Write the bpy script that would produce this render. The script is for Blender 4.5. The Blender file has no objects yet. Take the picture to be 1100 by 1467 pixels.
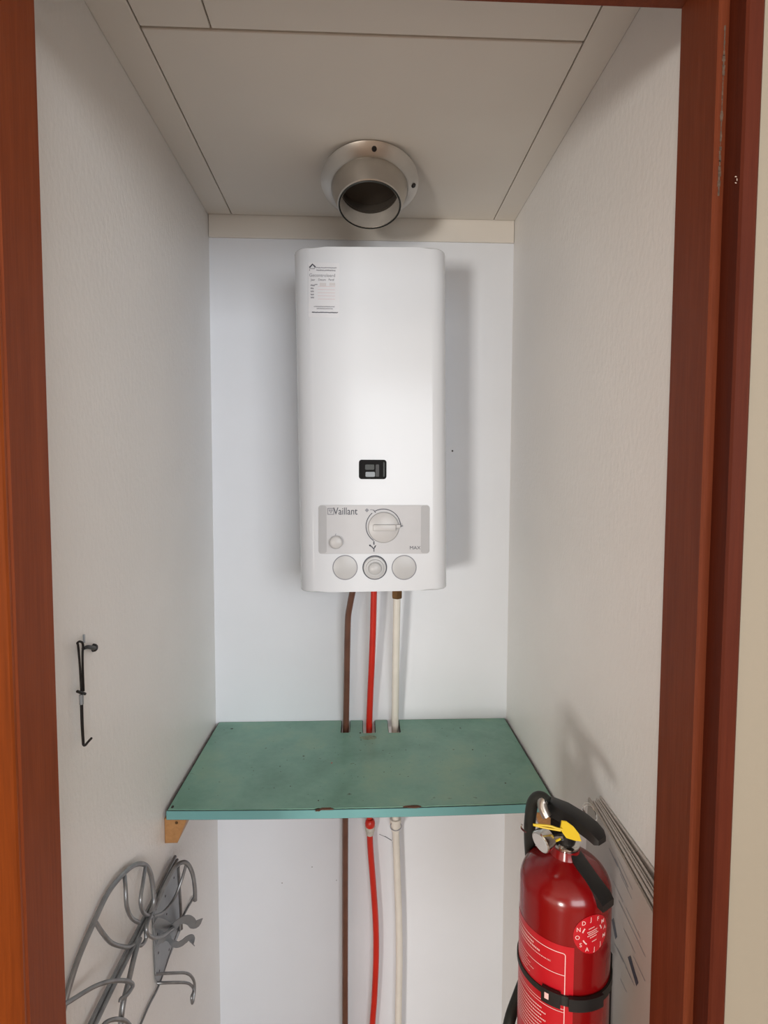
import bpy, bmesh, math, random
from mathutils import Vector, Matrix
random.seed(7)
SC = bpy.context.scene
COL = SC.collection

# ------------------------------------------------------------------ camera
CAM = Vector((0, 0, 1.45))
FPX, PITCH, YAW, ROLL = 800.0, 0.05752, 0.03962, 0.00285
_F = Vector((math.sin(YAW)*math.cos(PITCH), math.cos(YAW)*math.cos(PITCH), -math.sin(PITCH)))
_R = Vector((math.cos(YAW), -math.sin(YAW), 0)); _U = _R.cross(_F)
R2 = _R*math.cos(ROLL) + _U*math.sin(ROLL); U2 = -_R*math.sin(ROLL) + _U*math.cos(ROLL)
cd = bpy.data.cameras.new('camera'); cam = bpy.data.objects.new('camera', cd); COL.objects.link(cam)
cd.sensor_fit = 'VERTICAL'; cd.sensor_height = 36.0; cd.sensor_width = 36.0*1100/1467
cd.lens = FPX/1467*36.0; cd.clip_start = 0.01
M = Matrix((R2, U2, -_F)).transposed().to_4x4(); M.translation = CAM
cam.matrix_world = M
SC.camera = cam

# ------------------------------------------------------------------ light and exposure
SC.view_settings.view_transform = 'Standard'; SC.view_settings.look = 'None'
SC.view_settings.gamma = 1.0; SC.view_settings.use_curve_mapping = False
SC.view_settings.exposure = 0.0
w = bpy.data.worlds.new('world'); SC.world = w; w.use_nodes = True
w.node_tree.nodes['Background'].inputs[0].default_value = (0.75, 0.85, 1.0, 1)
w.node_tree.nodes['Background'].inputs[1].default_value = 0.6
HALL_Y = -3.60      # rear wall of the hall behind the camera
def area(name, loc, rot, sx, sy, power, col):
    l = bpy.data.lights.new(name, 'AREA'); l.shape = 'RECTANGLE'; l.size = sx; l.size_y = sy
    l.energy = power; l.color = col
    o = bpy.data.objects.new(name, l); COL.objects.link(o); o.location = loc; o.rotation_euler = rot
    return o
# daylight entering by the two hall windows (the lights fill the window openings)
area('daylight_low_window', (-2.10, HALL_Y+0.02, 0.76), (math.radians(90), 0, math.radians(0)), 0.66, 0.72, 108.0, (1.0, 0.96, 0.90))
area('daylight_wide_window', (1.45, HALL_Y+0.02, 1.72), (math.radians(90), 0, 0), 3.10, 1.50, 116.0, (0.96, 0.98, 1.0))

# ------------------------------------------------------------------ pixel helpers (1100 x 1467 frame)
def ray(u, v): return _F + R2*((u-550)/FPX) - U2*((v-733.5)/FPX)
def Py(u, v, y): d = ray(u, v); return CAM + d*(y/d.y)
def Px(u, v, x): d = ray(u, v); return CAM + d*(x/d.x)
def Pz(u, v, z): d = ray(u, v); return CAM + d*((z-1.45)/d.z)

ZF = -0.18               # floor level
XL, XR, YB, ZC = -0.3828, 0.3875, 1.45, 2.107      # closet
ZS, SL, SR, SY = 0.8134, -0.3758, 0.3835, 1.056     # shelf top
JL, JR, YJ, YF, ZH = -0.3378, 0.3438, 0.618, 0.551, 1.9575   # door frame

# ------------------------------------------------------------------ materials
def nodes(name):
    m = bpy.data.materials.new(name); m.use_nodes = True
    nt = m.node_tree; return m, nt, nt.nodes['Principled BSDF']
def setc(b, c, rough=0.5, metal=0.0, coat=0.0, spec=0.5):
    b.inputs['Base Color'].default_value = (*c, 1); b.inputs['Roughness'].default_value = rough
    b.inputs['Metallic'].default_value = metal; b.inputs['Coat Weight'].default_value = coat
    b.inputs['Specular IOR Level'].default_value = spec
def noise(nt, scale, detail=3, rough=0.5, stretch=(1, 1, 1)):
    tc = nt.nodes.new('ShaderNodeTexCoord'); mp = nt.nodes.new('ShaderNodeMapping')
    mp.inputs['Scale'].default_value = stretch
    n = nt.nodes.new('ShaderNodeTexNoise'); n.inputs['Scale'].default_value = scale
    n.inputs['Detail'].default_value = detail; n.inputs['Roughness'].default_value = rough
    nt.links.new(tc.outputs['Object'], mp.inputs[0]); nt.links.new(mp.outputs[0], n.inputs[0])
    return n
def ramp(nt, src, stops):
    r = nt.nodes.new('ShaderNodeValToRGB'); e = r.color_ramp.elements
    e[0].position, e[0].color = stops[0][0], (*stops[0][1], 1)
    e[1].position, e[1].color = stops[-1][0], (*stops[-1][1], 1)
    for p, c in stops[1:-1]:
        k = e.new(p); k.color = (*c, 1)
    nt.links.new(src, r.inputs[0]); return r
def bump(nt, b, src, strength, dist=0.001):
    k = nt.nodes.new('ShaderNodeBump'); k.inputs['Strength'].default_value = strength
    k.inputs['Distance'].default_value = dist
    nt.links.new(src, k.inputs['Height']); nt.links.new(k.outputs[0], b.inputs['Normal'])
def plain(name, c, rough=0.5, metal=0.0, coat=0.0, var=0.06, scale=30, bs=0.0, spec=0.5):
    m, nt, b = nodes(name); setc(b, c, rough, metal, coat, spec)
    n = noise(nt, scale)
    lo = tuple(x*(1-var) for x in c); hi = tuple(min(1, x*(1+var)) for x in c)
    r = ramp(nt, n.outputs[0], [(0.3, lo), (0.7, hi)]); nt.links.new(r.outputs[0], b.inputs['Base Color'])
    if bs: bump(nt, b, n.outputs[0], bs)
    return m
def wallmat(name, c, rough, bs, stretch, scale):
    m, nt, b = nodes(name); setc(b, c, rough)
    n = noise(nt, 6, 4); r = ramp(nt, n.outputs[0], [(0.3, tuple(x*0.97 for x in c)), (0.7, c)])
    nt.links.new(r.outputs[0], b.inputs['Base Color'])
    n2 = noise(nt, scale, 5, 0.6, stretch); bump(nt, b, n2.outputs[0], bs, 0.002)
    return m
def woodmat(name, a, bcol, rough=0.32, coat=0.3, stretch=(14, 14, 0.7), spec=0.5):
    m, nt, b = nodes(name); setc(b, a, rough, 0, coat, spec)
    b.inputs['Coat Roughness'].default_value = 0.25
    n = noise(nt, 6, 6, 0.6, stretch)
    n2 = noise(nt, 30, 4, 0.6, (stretch[0], stretch[1], stretch[2]*0.8))
    mx = nt.nodes.new('ShaderNodeMix'); mx.data_type = 'FLOAT'; mx.inputs[0].default_value = 0.4
    nt.links.new(n.outputs[0], mx.inputs[2]); nt.links.new(n2.outputs[0], mx.inputs[3])
    r = ramp(nt, mx.outputs[0], [(0.30, bcol), (0.5, tuple((x+y)/2 for x, y in zip(a, bcol))), (0.68, a)])
    nt.links.new(r.outputs[0], b.inputs['Base Color']); bump(nt, b, n2.outputs[0], 0.12, 0.001)
    return m
MAT = dict(
    wall=wallmat('textured_white_wallpaper', (0.86, 0.84, 0.815), 0.42, 0.55, (1, 1, 0.55), 120),
    back=wallmat('smooth_white_board', (0.855, 0.885, 0.935), 0.5, 0.10, (1, 1, 1), 60),
    ceil=wallmat('painted_ceiling_board', (0.80, 0.755, 0.69), 0.55, 0.08, (1, 1, 1), 50),
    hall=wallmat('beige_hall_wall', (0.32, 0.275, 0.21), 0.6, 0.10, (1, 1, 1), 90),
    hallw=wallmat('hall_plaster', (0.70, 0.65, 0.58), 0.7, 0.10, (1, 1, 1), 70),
    groove=plain('dark_joint', (0.30, 0.235, 0.17), 0.8),
    floor=plain('hall_floor_vinyl', (0.30, 0.20, 0.13), 0.45, scale=9, var=0.2),
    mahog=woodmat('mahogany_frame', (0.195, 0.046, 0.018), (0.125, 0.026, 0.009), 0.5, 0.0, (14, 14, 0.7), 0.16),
    mahog_shaded=woodmat('shaded_mahogany_casing', (0.105, 0.020, 0.008), (0.070, 0.012, 0.005), 0.55, 0.0, (14, 14, 0.7), 0.12),  # frame wood copy, darkened in colour to offset bright hall light on the casing
    mahog_lit=woodmat('lit_mahogany_jamb', (0.285, 0.064, 0.019), (0.19, 0.038, 0.011), 0.5, 0.0, (14, 14, 0.7), 0.16),  # frame wood copy; orange light on the left jamb is put into its colour
    doorw=woodmat('orange_varnished_door', (0.33, 0.066, 0.008), (0.20, 0.038, 0.005), 0.36, 0.05, (14, 14, 0.7), 0.3),
    cleat=woodmat('pine_cleat', (0.50, 0.26, 0.10), (0.36, 0.17, 0.06), 0.5, 0.0, (10, 1, 10)),
    enamel=plain('white_enamel', (0.735, 0.765, 0.805), 0.17, 0, 0.0, 0.01, 4, 0.0, 0.30),
    cap=plain('light_grey_plastic', (0.50, 0.505, 0.51), 0.33, 0, 0, 0.02),
    knob=plain('pale_grey_plastic', (0.53, 0.525, 0.525), 0.35, 0, 0, 0.02),
    panel=plain('grey_panel_plastic', (0.55, 0.555, 0.575), 0.45, 0, 0, 0.02),
    panel2=plain('mid_grey_panel_plastic', (0.43, 0.435, 0.45), 0.45, 0, 0, 0.02),
    sticker=plain('sticker_paper', (0.74, 0.755, 0.79), 0.4, 0, 0, 0.02),
    ink=plain('dark_ink', (0.055, 0.06, 0.085), 0.5, 0, 0, 0.05),
    inkm=plain('mid_grey_ink', (0.24, 0.245, 0.28), 0.5, 0, 0, 0.05),
    inkg=plain('pale_grey_ink', (0.66, 0.64, 0.65), 0.5, 0, 0, 0.05),
    inkp=plain('pale_pink_ink', (0.72, 0.58, 0.60), 0.5, 0, 0, 0.05),
    black=plain('black_plastic', (0.010, 0.010, 0.010), 0.42, 0, 0, 0.2),
    matt=plain('matt_black_plastic', (0.006, 0.006, 0.006), 0.6, 0, 0, 0.2, 30, 0, 0.15),
    rubber=plain('black_rubber', (0.014, 0.016, 0.013), 0.55, 0, 0, 0.2),
    iron=plain('black_iron', (0.016, 0.013, 0.012), 0.45, 0.4, 0, 0.3),
    smoke=plain('dark_glass', (0.16, 0.18, 0.19), 0.2, 0.0, 0, 0.1),
    alu=plain('galvanised_aluminium', (0.52, 0.49, 0.45), 0.34, 1.0, 0, 0.08, 12, 0.05),
    chrome=plain('chrome', (0.70, 0.70, 0.68), 0.14, 1.0, 0, 0.05),
    grey=plain('grey_rack_steel', (0.30, 0.31, 0.32), 0.38, 0.75, 0, 0.15, 60),
    sheet=plain('zinc_sheet', (0.30, 0.32, 0.34), 0.42, 0.5, 0, 0.1, 25),
    sleeve=plain('dull_grey_sleeve', (0.50, 0.46, 0.41), 0.5, 0.25, 0, 0.08),
    flue_shade=plain('flue_interior', (0.05, 0.04, 0.03), 0.8),
    brown=plain('brown_painted_copper', (0.165, 0.070, 0.045), 0.38, 0, 0.15, 0.15, 25),
    redp=plain('red_paint', (0.62, 0.022, 0.010), 0.36, 0, 0.1, 0.06, 25),
    cream=plain('cream_white_paint', (0.78, 0.74, 0.67), 0.35, 0, 0.1, 0.04, 25),
    brass=plain('tarnished_brass', (0.20, 0.105, 0.045), 0.4, 0.7, 0, 0.3),
    clip=plain('chalky_sealant', (0.58, 0.55, 0.49), 0.7, 0, 0, 0.15, 150, 0.4),
    dark=plain('shelf_dark_core', (0.035, 0.020, 0.014), 0.7, 0, 0, 0.4),
    chipm=plain('bare_chipboard', (0.13, 0.055, 0.032), 0.9, 0, 0, 0.45, 250, 0.5),
    extred=plain('extinguisher_red', (0.215, 0.003, 0.004), 0.20, 0, 0.1, 0.04, 10),
    labred=plain('label_red', (0.52, 0.008, 0.016), 0.34, 0, 0.1, 0.03, 10),
    labw=plain('label_white_print', (0.85, 0.55, 0.52), 0.5, 0, 0, 0.03),
    yellow=plain('yellow_plastic', (0.72, 0.50, 0.012), 0.38, 0, 0, 0.05),
    rust=plain('rust_tinted_laminate', (0.215, 0.295, 0.195), 0.5, 0, 0, 0.25, 120),
    chipw=plain('bare_wood_scuff', (0.42, 0.33, 0.27), 0.8),
    worn=plain('worn_varnish', (0.13, 0.085, 0.06), 0.8, 0, 0, 0.4, 200),
    dkgrey=plain('dark_grey_mesh', (0.09, 0.10, 0.10), 0.6, 0, 0, 0.5, 900, 0, 0.2),
    paper=plain('brochure_paper', (0.66, 0.61, 0.57), 0.35, 0, 0, 0.05, 9),
    paperg=plain('printed_brochure_paper', (0.50, 0.455, 0.41), 0.4, 0, 0, 0.05, 9),
    wht=plain('white_pvc', (0.8, 0.8, 0.8), 0.4),
)
def mint():
    m, nt, b = nodes('mint_laminate'); setc(b, (0.2, 0.4, 0.33), 0.34)
    n = noise(nt, 7, 5, 0.65)
    r = ramp(nt, n.outputs[0], [(0.32, (0.150, 0.315, 0.235)), (0.52, (0.205, 0.400, 0.310)), (0.72, (0.280, 0.445, 0.315))])
    s = noise(nt, 55, 2, 0.4); sr = ramp(nt, s.outputs[0], [(0.0, (1, 1, 1)), (0.72, (1, 1, 1)), (0.80, (0.30, 0.25, 0.2))])
    s2 = noise(nt, 16, 6, 0.7); sr2 = ramp(nt, s2.outputs[0], [(0.3, (0.88, 0.90, 0.88)), (0.6, (1, 1, 1))])
    def mul(a, c):
        k = nt.nodes.new('ShaderNodeMix'); k.data_type = 'RGBA'; k.blend_type = 'MULTIPLY'; k.inputs[0].default_value = 1
        nt.links.new(a, k.inputs[6]); nt.links.new(c, k.inputs[7]); return k.outputs[2]
    o = mul(mul(r.outputs[0], sr.outputs[0]), sr2.outputs[0])
    nt.links.new(o, b.inputs['Base Color'])
    rr = ramp(nt, s2.outputs[0], [(0.3, (0.30,)*3), (0.7, (0.45,)*3)]); nt.links.new(rr.outputs[0], b.inputs['Roughness'])
    return m
MAT['mint'] = mint()
MAT['mintedge'] = plain('mint_edge_band', (0.165, 0.385, 0.385), 0.40, 0, 0, 0.07, 8)
def glassmat(name, tint, alpha):
    m, nt, b = nodes(name)
    out = nt.nodes['Material Output']; t = nt.nodes.new('ShaderNodeBsdfTransparent'); t.inputs[0].default_value = (*tint, 1)
    g = nt.nodes.new('ShaderNodeBsdfGlossy'); g.inputs[1].default_value = 0.06
    mx = nt.nodes.new('ShaderNodeMixShader'); mx.inputs[0].default_value = alpha
    nt.links.new(t.outputs[0], mx.inputs[1]); nt.links.new(g.outputs[0], mx.inputs[2]); nt.links.new(mx.outputs[0], out.inputs[0])
    return m
MAT['glass'] = glassmat('window_glass', (1, 1, 1), 0.08)
MAT['clear'] = glassmat('clear_plastic', (0.86, 0.84, 0.82), 0.16)

# ------------------------------------------------------------------ mesh helpers
def link(name, mesh, mat, parent=None, label=None, cat=None, group=None, kind=None, smooth=None):
    for mm in (mat if isinstance(mat, (list, tuple)) else [mat]): mesh.materials.append(MAT[mm])
    o = bpy.data.objects.new(name, mesh); COL.objects.link(o)
    if parent is not None:
        org = parent.matrix_world.translation.copy() if parent.parent is None else parent['_o']
        org = Vector(parent['_o'])
        mesh.transform(Matrix.Translation(-org)); o.parent = parent; o['_o'] = list(org)
    else:
        vs = mesh.vertices
        mn = Vector((min(v.co.x for v in vs), min(v.co.y for v in vs), min(v.co.z for v in vs)))
        mxx = Vector((max(v.co.x for v in vs), max(v.co.y for v in vs), max(v.co.z for v in vs)))
        org = Vector(((mn.x+mxx.x)/2, (mn.y+mxx.y)/2, mn.z))
        mesh.transform(Matrix.Translation(-org)); o.location = org; o['_o'] = list(org)
    tag(o, label, cat, group, kind)
    if smooth:
        for p in mesh.polygons: p.use_smooth = True
        if smooth is not True:
            mesh.set_sharp_from_angle(angle=math.radians(smooth))
    return o
def tag(o, label=None, cat=None, group=None, kind=None):
    if label: o['label'] = label
    if cat: o['category'] = cat
    if group: o['group'] = group
    if kind: o['kind'] = kind
def thing(name, loc, label=None, cat=None, group=None, kind=None):
    o = bpy.data.objects.new(name, None); COL.objects.link(o); o.location = loc; o.empty_display_size = 0.05
    o['_o'] = list(loc); tag(o, label, cat, group, kind); return o
def fin(bm, name='m'):
    bmesh.ops.recalc_face_normals(bm, faces=bm.faces[:])
    me = bpy.data.meshes.new(name); bm.to_mesh(me); bm.free(); return me
def bbox(bm, x0, x1, y0, y1, z0, z1, bev=0.0, seg=2):
    r = bmesh.ops.create_cube(bm, size=1.0)
    for v in r['verts']:
        v.co = Vector(((x0+x1)/2+v.co.x*(x1-x0), (y0+y1)/2+v.co.y*(y1-y0), (z0+z1)/2+v.co.z*(z1-z0)))
    if bev:
        es = list({e for v in r['verts'] for e in v.link_edges})
        bmesh.ops.bevel(bm, geom=es, offset=bev, segments=seg, profile=0.5, affect='EDGES')
def box(x0, x1, y0, y1, z0, z1, bev=0.0, seg=2):
    bm = bmesh.new(); bbox(bm, x0, x1, y0, y1, z0, z1, bev, seg); return fin(bm)
def prism(pts, depth, mtx=None, bev=0.0, seg=2, both=True):
    """2-D outline in XY extruded along +Z by depth, then placed by mtx"""
    bm = bmesh.new()
    a = [bm.verts.new((p[0], p[1], 0)) for p in pts]; f = bm.faces.new(a)
    r = bmesh.ops.extrude_face_region(bm, geom=[f])
    top = [g for g in r['geom'] if isinstance(g, bmesh.types.BMVert)]
    for v in top: v.co.z += depth
    if bev:
        tops = set(top)
        es = [e for e in bm.edges if (e.verts[0] in tops and e.verts[1] in tops) or (both and e.verts[0] not in tops and e.verts[1] not in tops)]
        bmesh.ops.bevel(bm, geom=es, offset=bev, segments=seg, profile=0.5, affect='EDGES')
    if mtx is not None: bmesh.ops.transform(bm, matrix=mtx, verts=bm.verts[:])
    return fin(bm)
def catmull(pts, n=6):
    pts = [Vector(p) for p in pts]
    if len(pts) < 3: return pts
    q = [pts[0]*2-pts[1]] + pts + [pts[-1]*2-pts[-2]]; out = []
    for i in range(1, len(q)-2):
        a, b, c, d = q[i-1], q[i], q[i+1], q[i+2]
        for k in range(n):
            t = k/n
            out.append(0.5*((2*b)+(c-a)*t+(2*a-5*b+4*c-d)*t*t+(3*b-3*c+d-a)*t**3))
    out.append(pts[-1]); return out
def btube(bm, pts, r, seg=10, smooth=6, cap=True):
    path = catmull(pts, smooth) if smooth else [Vector(p) for p in pts]
    rad = r if callable(r) else (lambda t: r)
    t0 = (path[1]-path[0]).normalized()
    up = Vector((0, 0, 1)) if abs(t0.z) < 0.9 else Vector((0, 1, 0))
    n = (up - t0*up.dot(t0)).normalized(); rings = []
    for i, p in enumerate(path):
        t = ((path[min(i+1, len(path)-1)]-path[max(i-1, 0)])).normalized()
        n = (n - t*n.dot(t)).normalized(); b = t.cross(n); rr = rad(i/(len(path)-1))
        rings.append([bm.verts.new(p+(n*math.cos(2*math.pi*k/seg)+b*math.sin(2*math.pi*k/seg))*rr) for k in range(seg)])
    for i in range(len(rings)-1):
        for k in range(seg):
            bm.faces.new((rings[i][k], rings[i][(k+1) % seg], rings[i+1][(k+1) % seg], rings[i+1][k]))
    if cap:
        bm.faces.new(rings[0][::-1]); bm.faces.new(rings[-1])
def tube(pts, r, seg=10, smooth=6):
    bm = bmesh.new(); btube(bm, pts, r, seg, smooth); return fin(bm)
def lathe(prof, mtx, seg=40, close=False):
    bm = bmesh.new(); rings = []
    for r, z in prof:
        if r < 1e-6: rings.append([bm.verts.new((0, 0, z))])
        else: rings.append([bm.verts.new((r*math.cos(2*math.pi*k/seg), r*math.sin(2*math.pi*k/seg), z)) for k in range(seg)])
    pairs = list(zip(rings[:-1], rings[1:]))
    if close: pairs.append((rings[-1], rings[0]))
    for a, b in pairs:
        for k in range(seg):
            k2 = (k+1) % seg
            if len(a) == 1 and len(b) == 1: continue
            if len(a) == 1: bm.faces.new((a[0], b[k2], b[k]))
            elif len(b) == 1: bm.faces.new((a[k], a[k2], b[0]))
            else: bm.faces.new((a[k], a[k2], b[k2], b[k]))
    bmesh.ops.transform(bm, matrix=mtx, verts=bm.verts[:])
    return fin(bm)
def T(*a): return Matrix.Translation(Vector(a[0] if len(a) == 1 else a))
def frame(o, x, y, z):
    m = Matrix((Vector(x).normalized(), Vector(y).normalized(), Vector(z).normalized())).transposed().to_4x4(); m.translation = Vector(o); return m
def axis_frame(o, z, ref=(0, 0, 1)):
    z = Vector(z).normalized(); ref = Vector(ref)
    if abs(z.dot(ref)) > 0.98: ref = Vector((1, 0, 0))
    x = ref.cross(z).normalized(); return frame(o, x, z.cross(x), z)
def facing(o): return frame(o, (1, 0, 0), (0, 0, 1), (0, -1, 0))     # XY drawing plane -> wall facing the camera (-y)
def rrect(w, h, r, n=5):
    pts = []
    for cx, cy, a0 in ((w/2-r, h/2-r, 0), (-w/2+r, h/2-r, 90), (-w/2+r, -h/2+r, 180), (w/2-r, -h/2+r, 270)):
        for k in range(n+1):
            a = math.radians(a0+90*k/n); pts.append((cx+r*math.cos(a), cy+r*math.sin(a)))
    return pts
def text_mesh(s, size, ax='CENTER', ay='CENTER', sx=1.0, bold=0.0):
    c = bpy.data.curves.new('t', 'FONT'); c.body = s; c.size = size; c.align_x = ax; c.align_y = ay; c.offset = bold
    c.resolution_u = 3
    o = bpy.data.objects.new('t', c); COL.objects.link(o)
    dg = bpy.context.evaluated_depsgraph_get(); me = bpy.data.meshes.new_from_object(o.evaluated_get(dg))
    bpy.data.objects.remove(o); bpy.data.curves.remove(c)
    me.materials.clear()
    if sx != 1.0: me.transform(Matrix.Diagonal((sx, 1, 1, 1)))
    return me
def join(meshes):
    bm = bmesh.new()
    for me in meshes: bm.from_mesh(me)
    me = bpy.data.meshes.new('j'); bm.to_mesh(me); bm.free(); return me
def quads(rects):
    """list of (cx, cy, w, h[, angle]) flat rectangles in XY"""
    bm = bmesh.new()
    for q in rects:
        cx, cy, ww, hh = q[:4]; a = q[4] if len(q) > 4 else 0; ca, sa = math.cos(a), math.sin(a)
        bm.faces.new([bm.verts.new((cx+x*ca-y*sa, cy+x*sa+y*ca, 0)) for x, y in ((-ww/2, -hh/2), (ww/2, -hh/2), (ww/2, hh/2), (-ww/2, hh/2))])
    me = bpy.data.meshes.new('q'); bm.to_mesh(me); bm.free(); return me
def arcstrip(r0, r1, a0, a1, n=24):
    bm = bmesh.new(); prev = None
    for k in range(n+1):
        a = math.radians(a0+(a1-a0)*k/n)
        c = (bm.verts.new((r0*math.cos(a), r0*math.sin(a), 0)), bm.verts.new((r1*math.cos(a), r1*math.sin(a), 0)))
        if prev: bm.faces.new((prev[0], prev[1], c[1], c[0]))
        prev = c
    me = bpy.data.meshes.new('a'); bm.to_mesh(me); bm.free(); return me
def tr(me, m): me.transform(m); return me
def poly_strip(pts, w):
    """flat polyline of width w in XY"""
    bm = bmesh.new(); P = [Vector((p[0], p[1])) for p in pts]; prev = None
    for i, p in enumerate(P):
        t = (P[min(i+1, len(P)-1)]-P[max(i-1, 0)]).normalized(); n = Vector((-t.y, t.x))*w/2
        c = (bm.verts.new((p.x-n.x, p.y-n.y, 0)), bm.verts.new((p.x+n.x, p.y+n.y, 0)))
        if prev: bm.faces.new((prev[0], c[0], c[1], prev[1]))
        prev = c
    me = bpy.data.meshes.new('p'); bm.to_mesh(me); bm.free(); return me

# ================================================================== SETTING
ST = 'structure'
def struct(name, me, mat, parent=None): return link(name, me, mat, parent, kind=None if parent else ST)
Y1 = YF - 0.02          # hall face of the entrance wall
struct('floor', box(-3.2, 3.8, HALL_Y-0.1, 1.55, ZF-0.05, ZF), 'floor')
wb = struct('wall_back', box(XL-0.06, XR+0.06, YB, YB+0.05, ZF, ZC+0.02), 'back')
wl = struct('wall_left', box(XL-0.05, XL, YJ, YB, ZF, ZC+0.02), 'wall')
wr = struct('wall_right', box(XR, XR+0.05, YJ, YB, ZF, ZC+0.02), 'wall')
# small marks on the back wall: drill hole, pencil strokes
for u, v, r in ((648, 646, 0.0022), (447, 1242, 0.0012), (482, 1261, 0.001), (404, 1265, 0.0012)):
    p = Py(u, v, YB-0.0004); struct('drill_hole', lathe([(0, 0.0003), (r, 0.0002), (r, 0)], facing(p), 10), 'dark', wb)
bm = bmesh.new()
for a, b_, r in (((543, 1195), (552, 1199), 0.0006), ((551, 1198), (561, 1204), 0.0011), ((562.5, 1206), (563.5, 1222), 0.0007)):
    btube(bm, [Py(*a, YB-0.0004), Py(*b_, YB-0.0004)], r, 5, 0)
struct('pencil_mark', fin(bm), 'inkm', wb)

# closet ceiling: backing plus boards with open joints
ce = struct('ceiling', box(XL-0.05, XR+0.05, YJ, YB+0.05, ZC+0.006, ZC+0.05), 'groove')
G = 0.0022
xa, xb = -0.3225, 0.332
for x0, x1, y0, y1 in ((XL, xa-G, YJ, YB-0.0085), (xb+G, XR, YJ, YB-0.0085), (xa, xb, 0.868, YB-0.0085),
                       (xa, -0.2205-G/2, YJ, 0.864), (-0.2205+G/2, xb, YJ, 0.864)):
    struct('ceiling_panel', box(x0, x1, y0, y1, ZC, ZC+0.008, 0.0012, 1), 'ceil', ce)
struct('back_batten', box(XL+0.001, XR-0.001, YB-0.0065, YB, 2.053, ZC+0.008, 0.0012, 1), 'ceil', ce)

# entrance wall of the hall with its door opening
FO = 0.372
bm = bmesh.new()
bbox(bm, -3.2, JL-0.03, Y1, YJ, ZF, 2.7); bbox(bm, FO-0.008, 3.8, Y1, YJ, ZF, 2.7); bbox(bm, JL-0.03, FO-0.008, Y1, YJ, ZH+0.05, 2.7)
struct('wall_entrance', fin(bm), 'hall')
def jamb(side):
    # profile in x (outwards) / y, mirrored for the left side
    x0 = JR if side > 0 else -JL
    pr = [(x0, YJ+0.0005), (x0, YF+0.002), (x0+0.002, YF), (x0+0.0098, YF), (x0+0.0098, YJ+0.0005)]
    if side < 0: pr = [(x0, YJ+0.0005), (x0, YF+0.002), (x0+0.002, YF), (x0+0.035, YF), (x0+0.035, YJ+0.0005)]
    pts = [(side*x, y) for x, y in pr]
    return prism(pts, ZH+0.045-ZF, T(0, 0, ZF))
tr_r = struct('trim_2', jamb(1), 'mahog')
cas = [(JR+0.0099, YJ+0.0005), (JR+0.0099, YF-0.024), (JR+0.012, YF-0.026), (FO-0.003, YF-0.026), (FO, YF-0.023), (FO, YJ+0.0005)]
struct('casing', prism(cas, ZH+0.045-ZF, T(0, 0, ZF)), 'mahog_shaded', tr_r)
tr_l = struct('trim_1', jamb(-1), 'mahog_lit')
hd = [(YJ+0.0005, ZH), (YF, ZH), (YF, ZH+0.010), (YF-0.026, ZH+0.010), (YF-0.026, ZH+0.045), (YJ+0.0005, ZH+0.045)]
struct('trim_3', prism(hd, JR-JL-0.0004, frame((JL+0.0002, 0, 0), (0, 1, 0), (0, 0, 1), (1, 0, 0))), 'mahog')
# varnish chips on the right jamb edge
def jchip(pl):
    bm = bmesh.new()
    for (u, v, du, dv) in pl:
        c = Py(u, v, YF-0.0264); k = 0.55/FPX
        n = 7; vs = []
        for i in range(n):
            a = 2*math.pi*i/n; s = random.uniform(0.6, 1.1)
            vs.append(bm.verts.new(c+Vector((math.cos(a)*du*k*s, 0, math.sin(a)*dv*k*s))))
        bm.faces.new(vs)
    return fin(bm)
struct('varnish_chip', jchip([(1054, 253, 2.2, 1.0), (1055.5, 257, 0.8, 2.6), (1054, 262, 1.6, 0.9)]), 'chipw', tr_r)
bm = bmesh.new(); rw = random.Random(11)
for k in range(34):
    v = 40+k*7.2; u = 1038.5-k*0.28; wv = rw.uniform(0.6, 2.4); hv = rw.uniform(2.5, 4.2); c = Py(u, v, YF-0.0004); q = 0.55/FPX
    bm.faces.new([bm.verts.new(c+Vector((a*wv*q*rw.uniform(0.5, 1.2), 0, b*hv*q))) for a, b in ((-1, -1), (1, -1), (1, 1), (-1, 1))])
wo = struct('worn_edge', fin(bm), 'worn', tr_r); wo['kind'] = 'stuff'
# open door leaf, hinged on the left jamb and swung out into the hall
A = math.radians(128); hx, hy = JL+0.0012, YF-0.0004
dv = Vector((math.sin(A)*-0.0+math.cos(A), -math.sin(A), 0)); nv = Vector((-dv.y, dv.x, 0))
if nv.x < 0: nv = -nv
DM = frame((hx, hy, ZF+0.01), dv, nv, (0, 0, 1))
if DM.to_3x3().determinant() < 0: DM = frame((hx, hy, ZF+0.01), dv, nv, (0, 0, 1))
bm = bmesh.new(); bbox(bm, 0.0, 0.70, -0.038, 0.0, 0, ZH-0.005-ZF, 0.007, 4); bmesh.ops.transform(bm, matrix=DM, verts=bm.verts[:])
dl = struct('door_1', fin(bm), 'doorw')
c = DM @ Vector((0.64, 0.0, 1.02-ZF))
dh = struct('door_handle', tube([c, c+nv*0.045, c+nv*0.05-dv*0.03, c+nv*0.05-dv*0.11], 0.008, 10, 4), 'chrome', dl)

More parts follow.
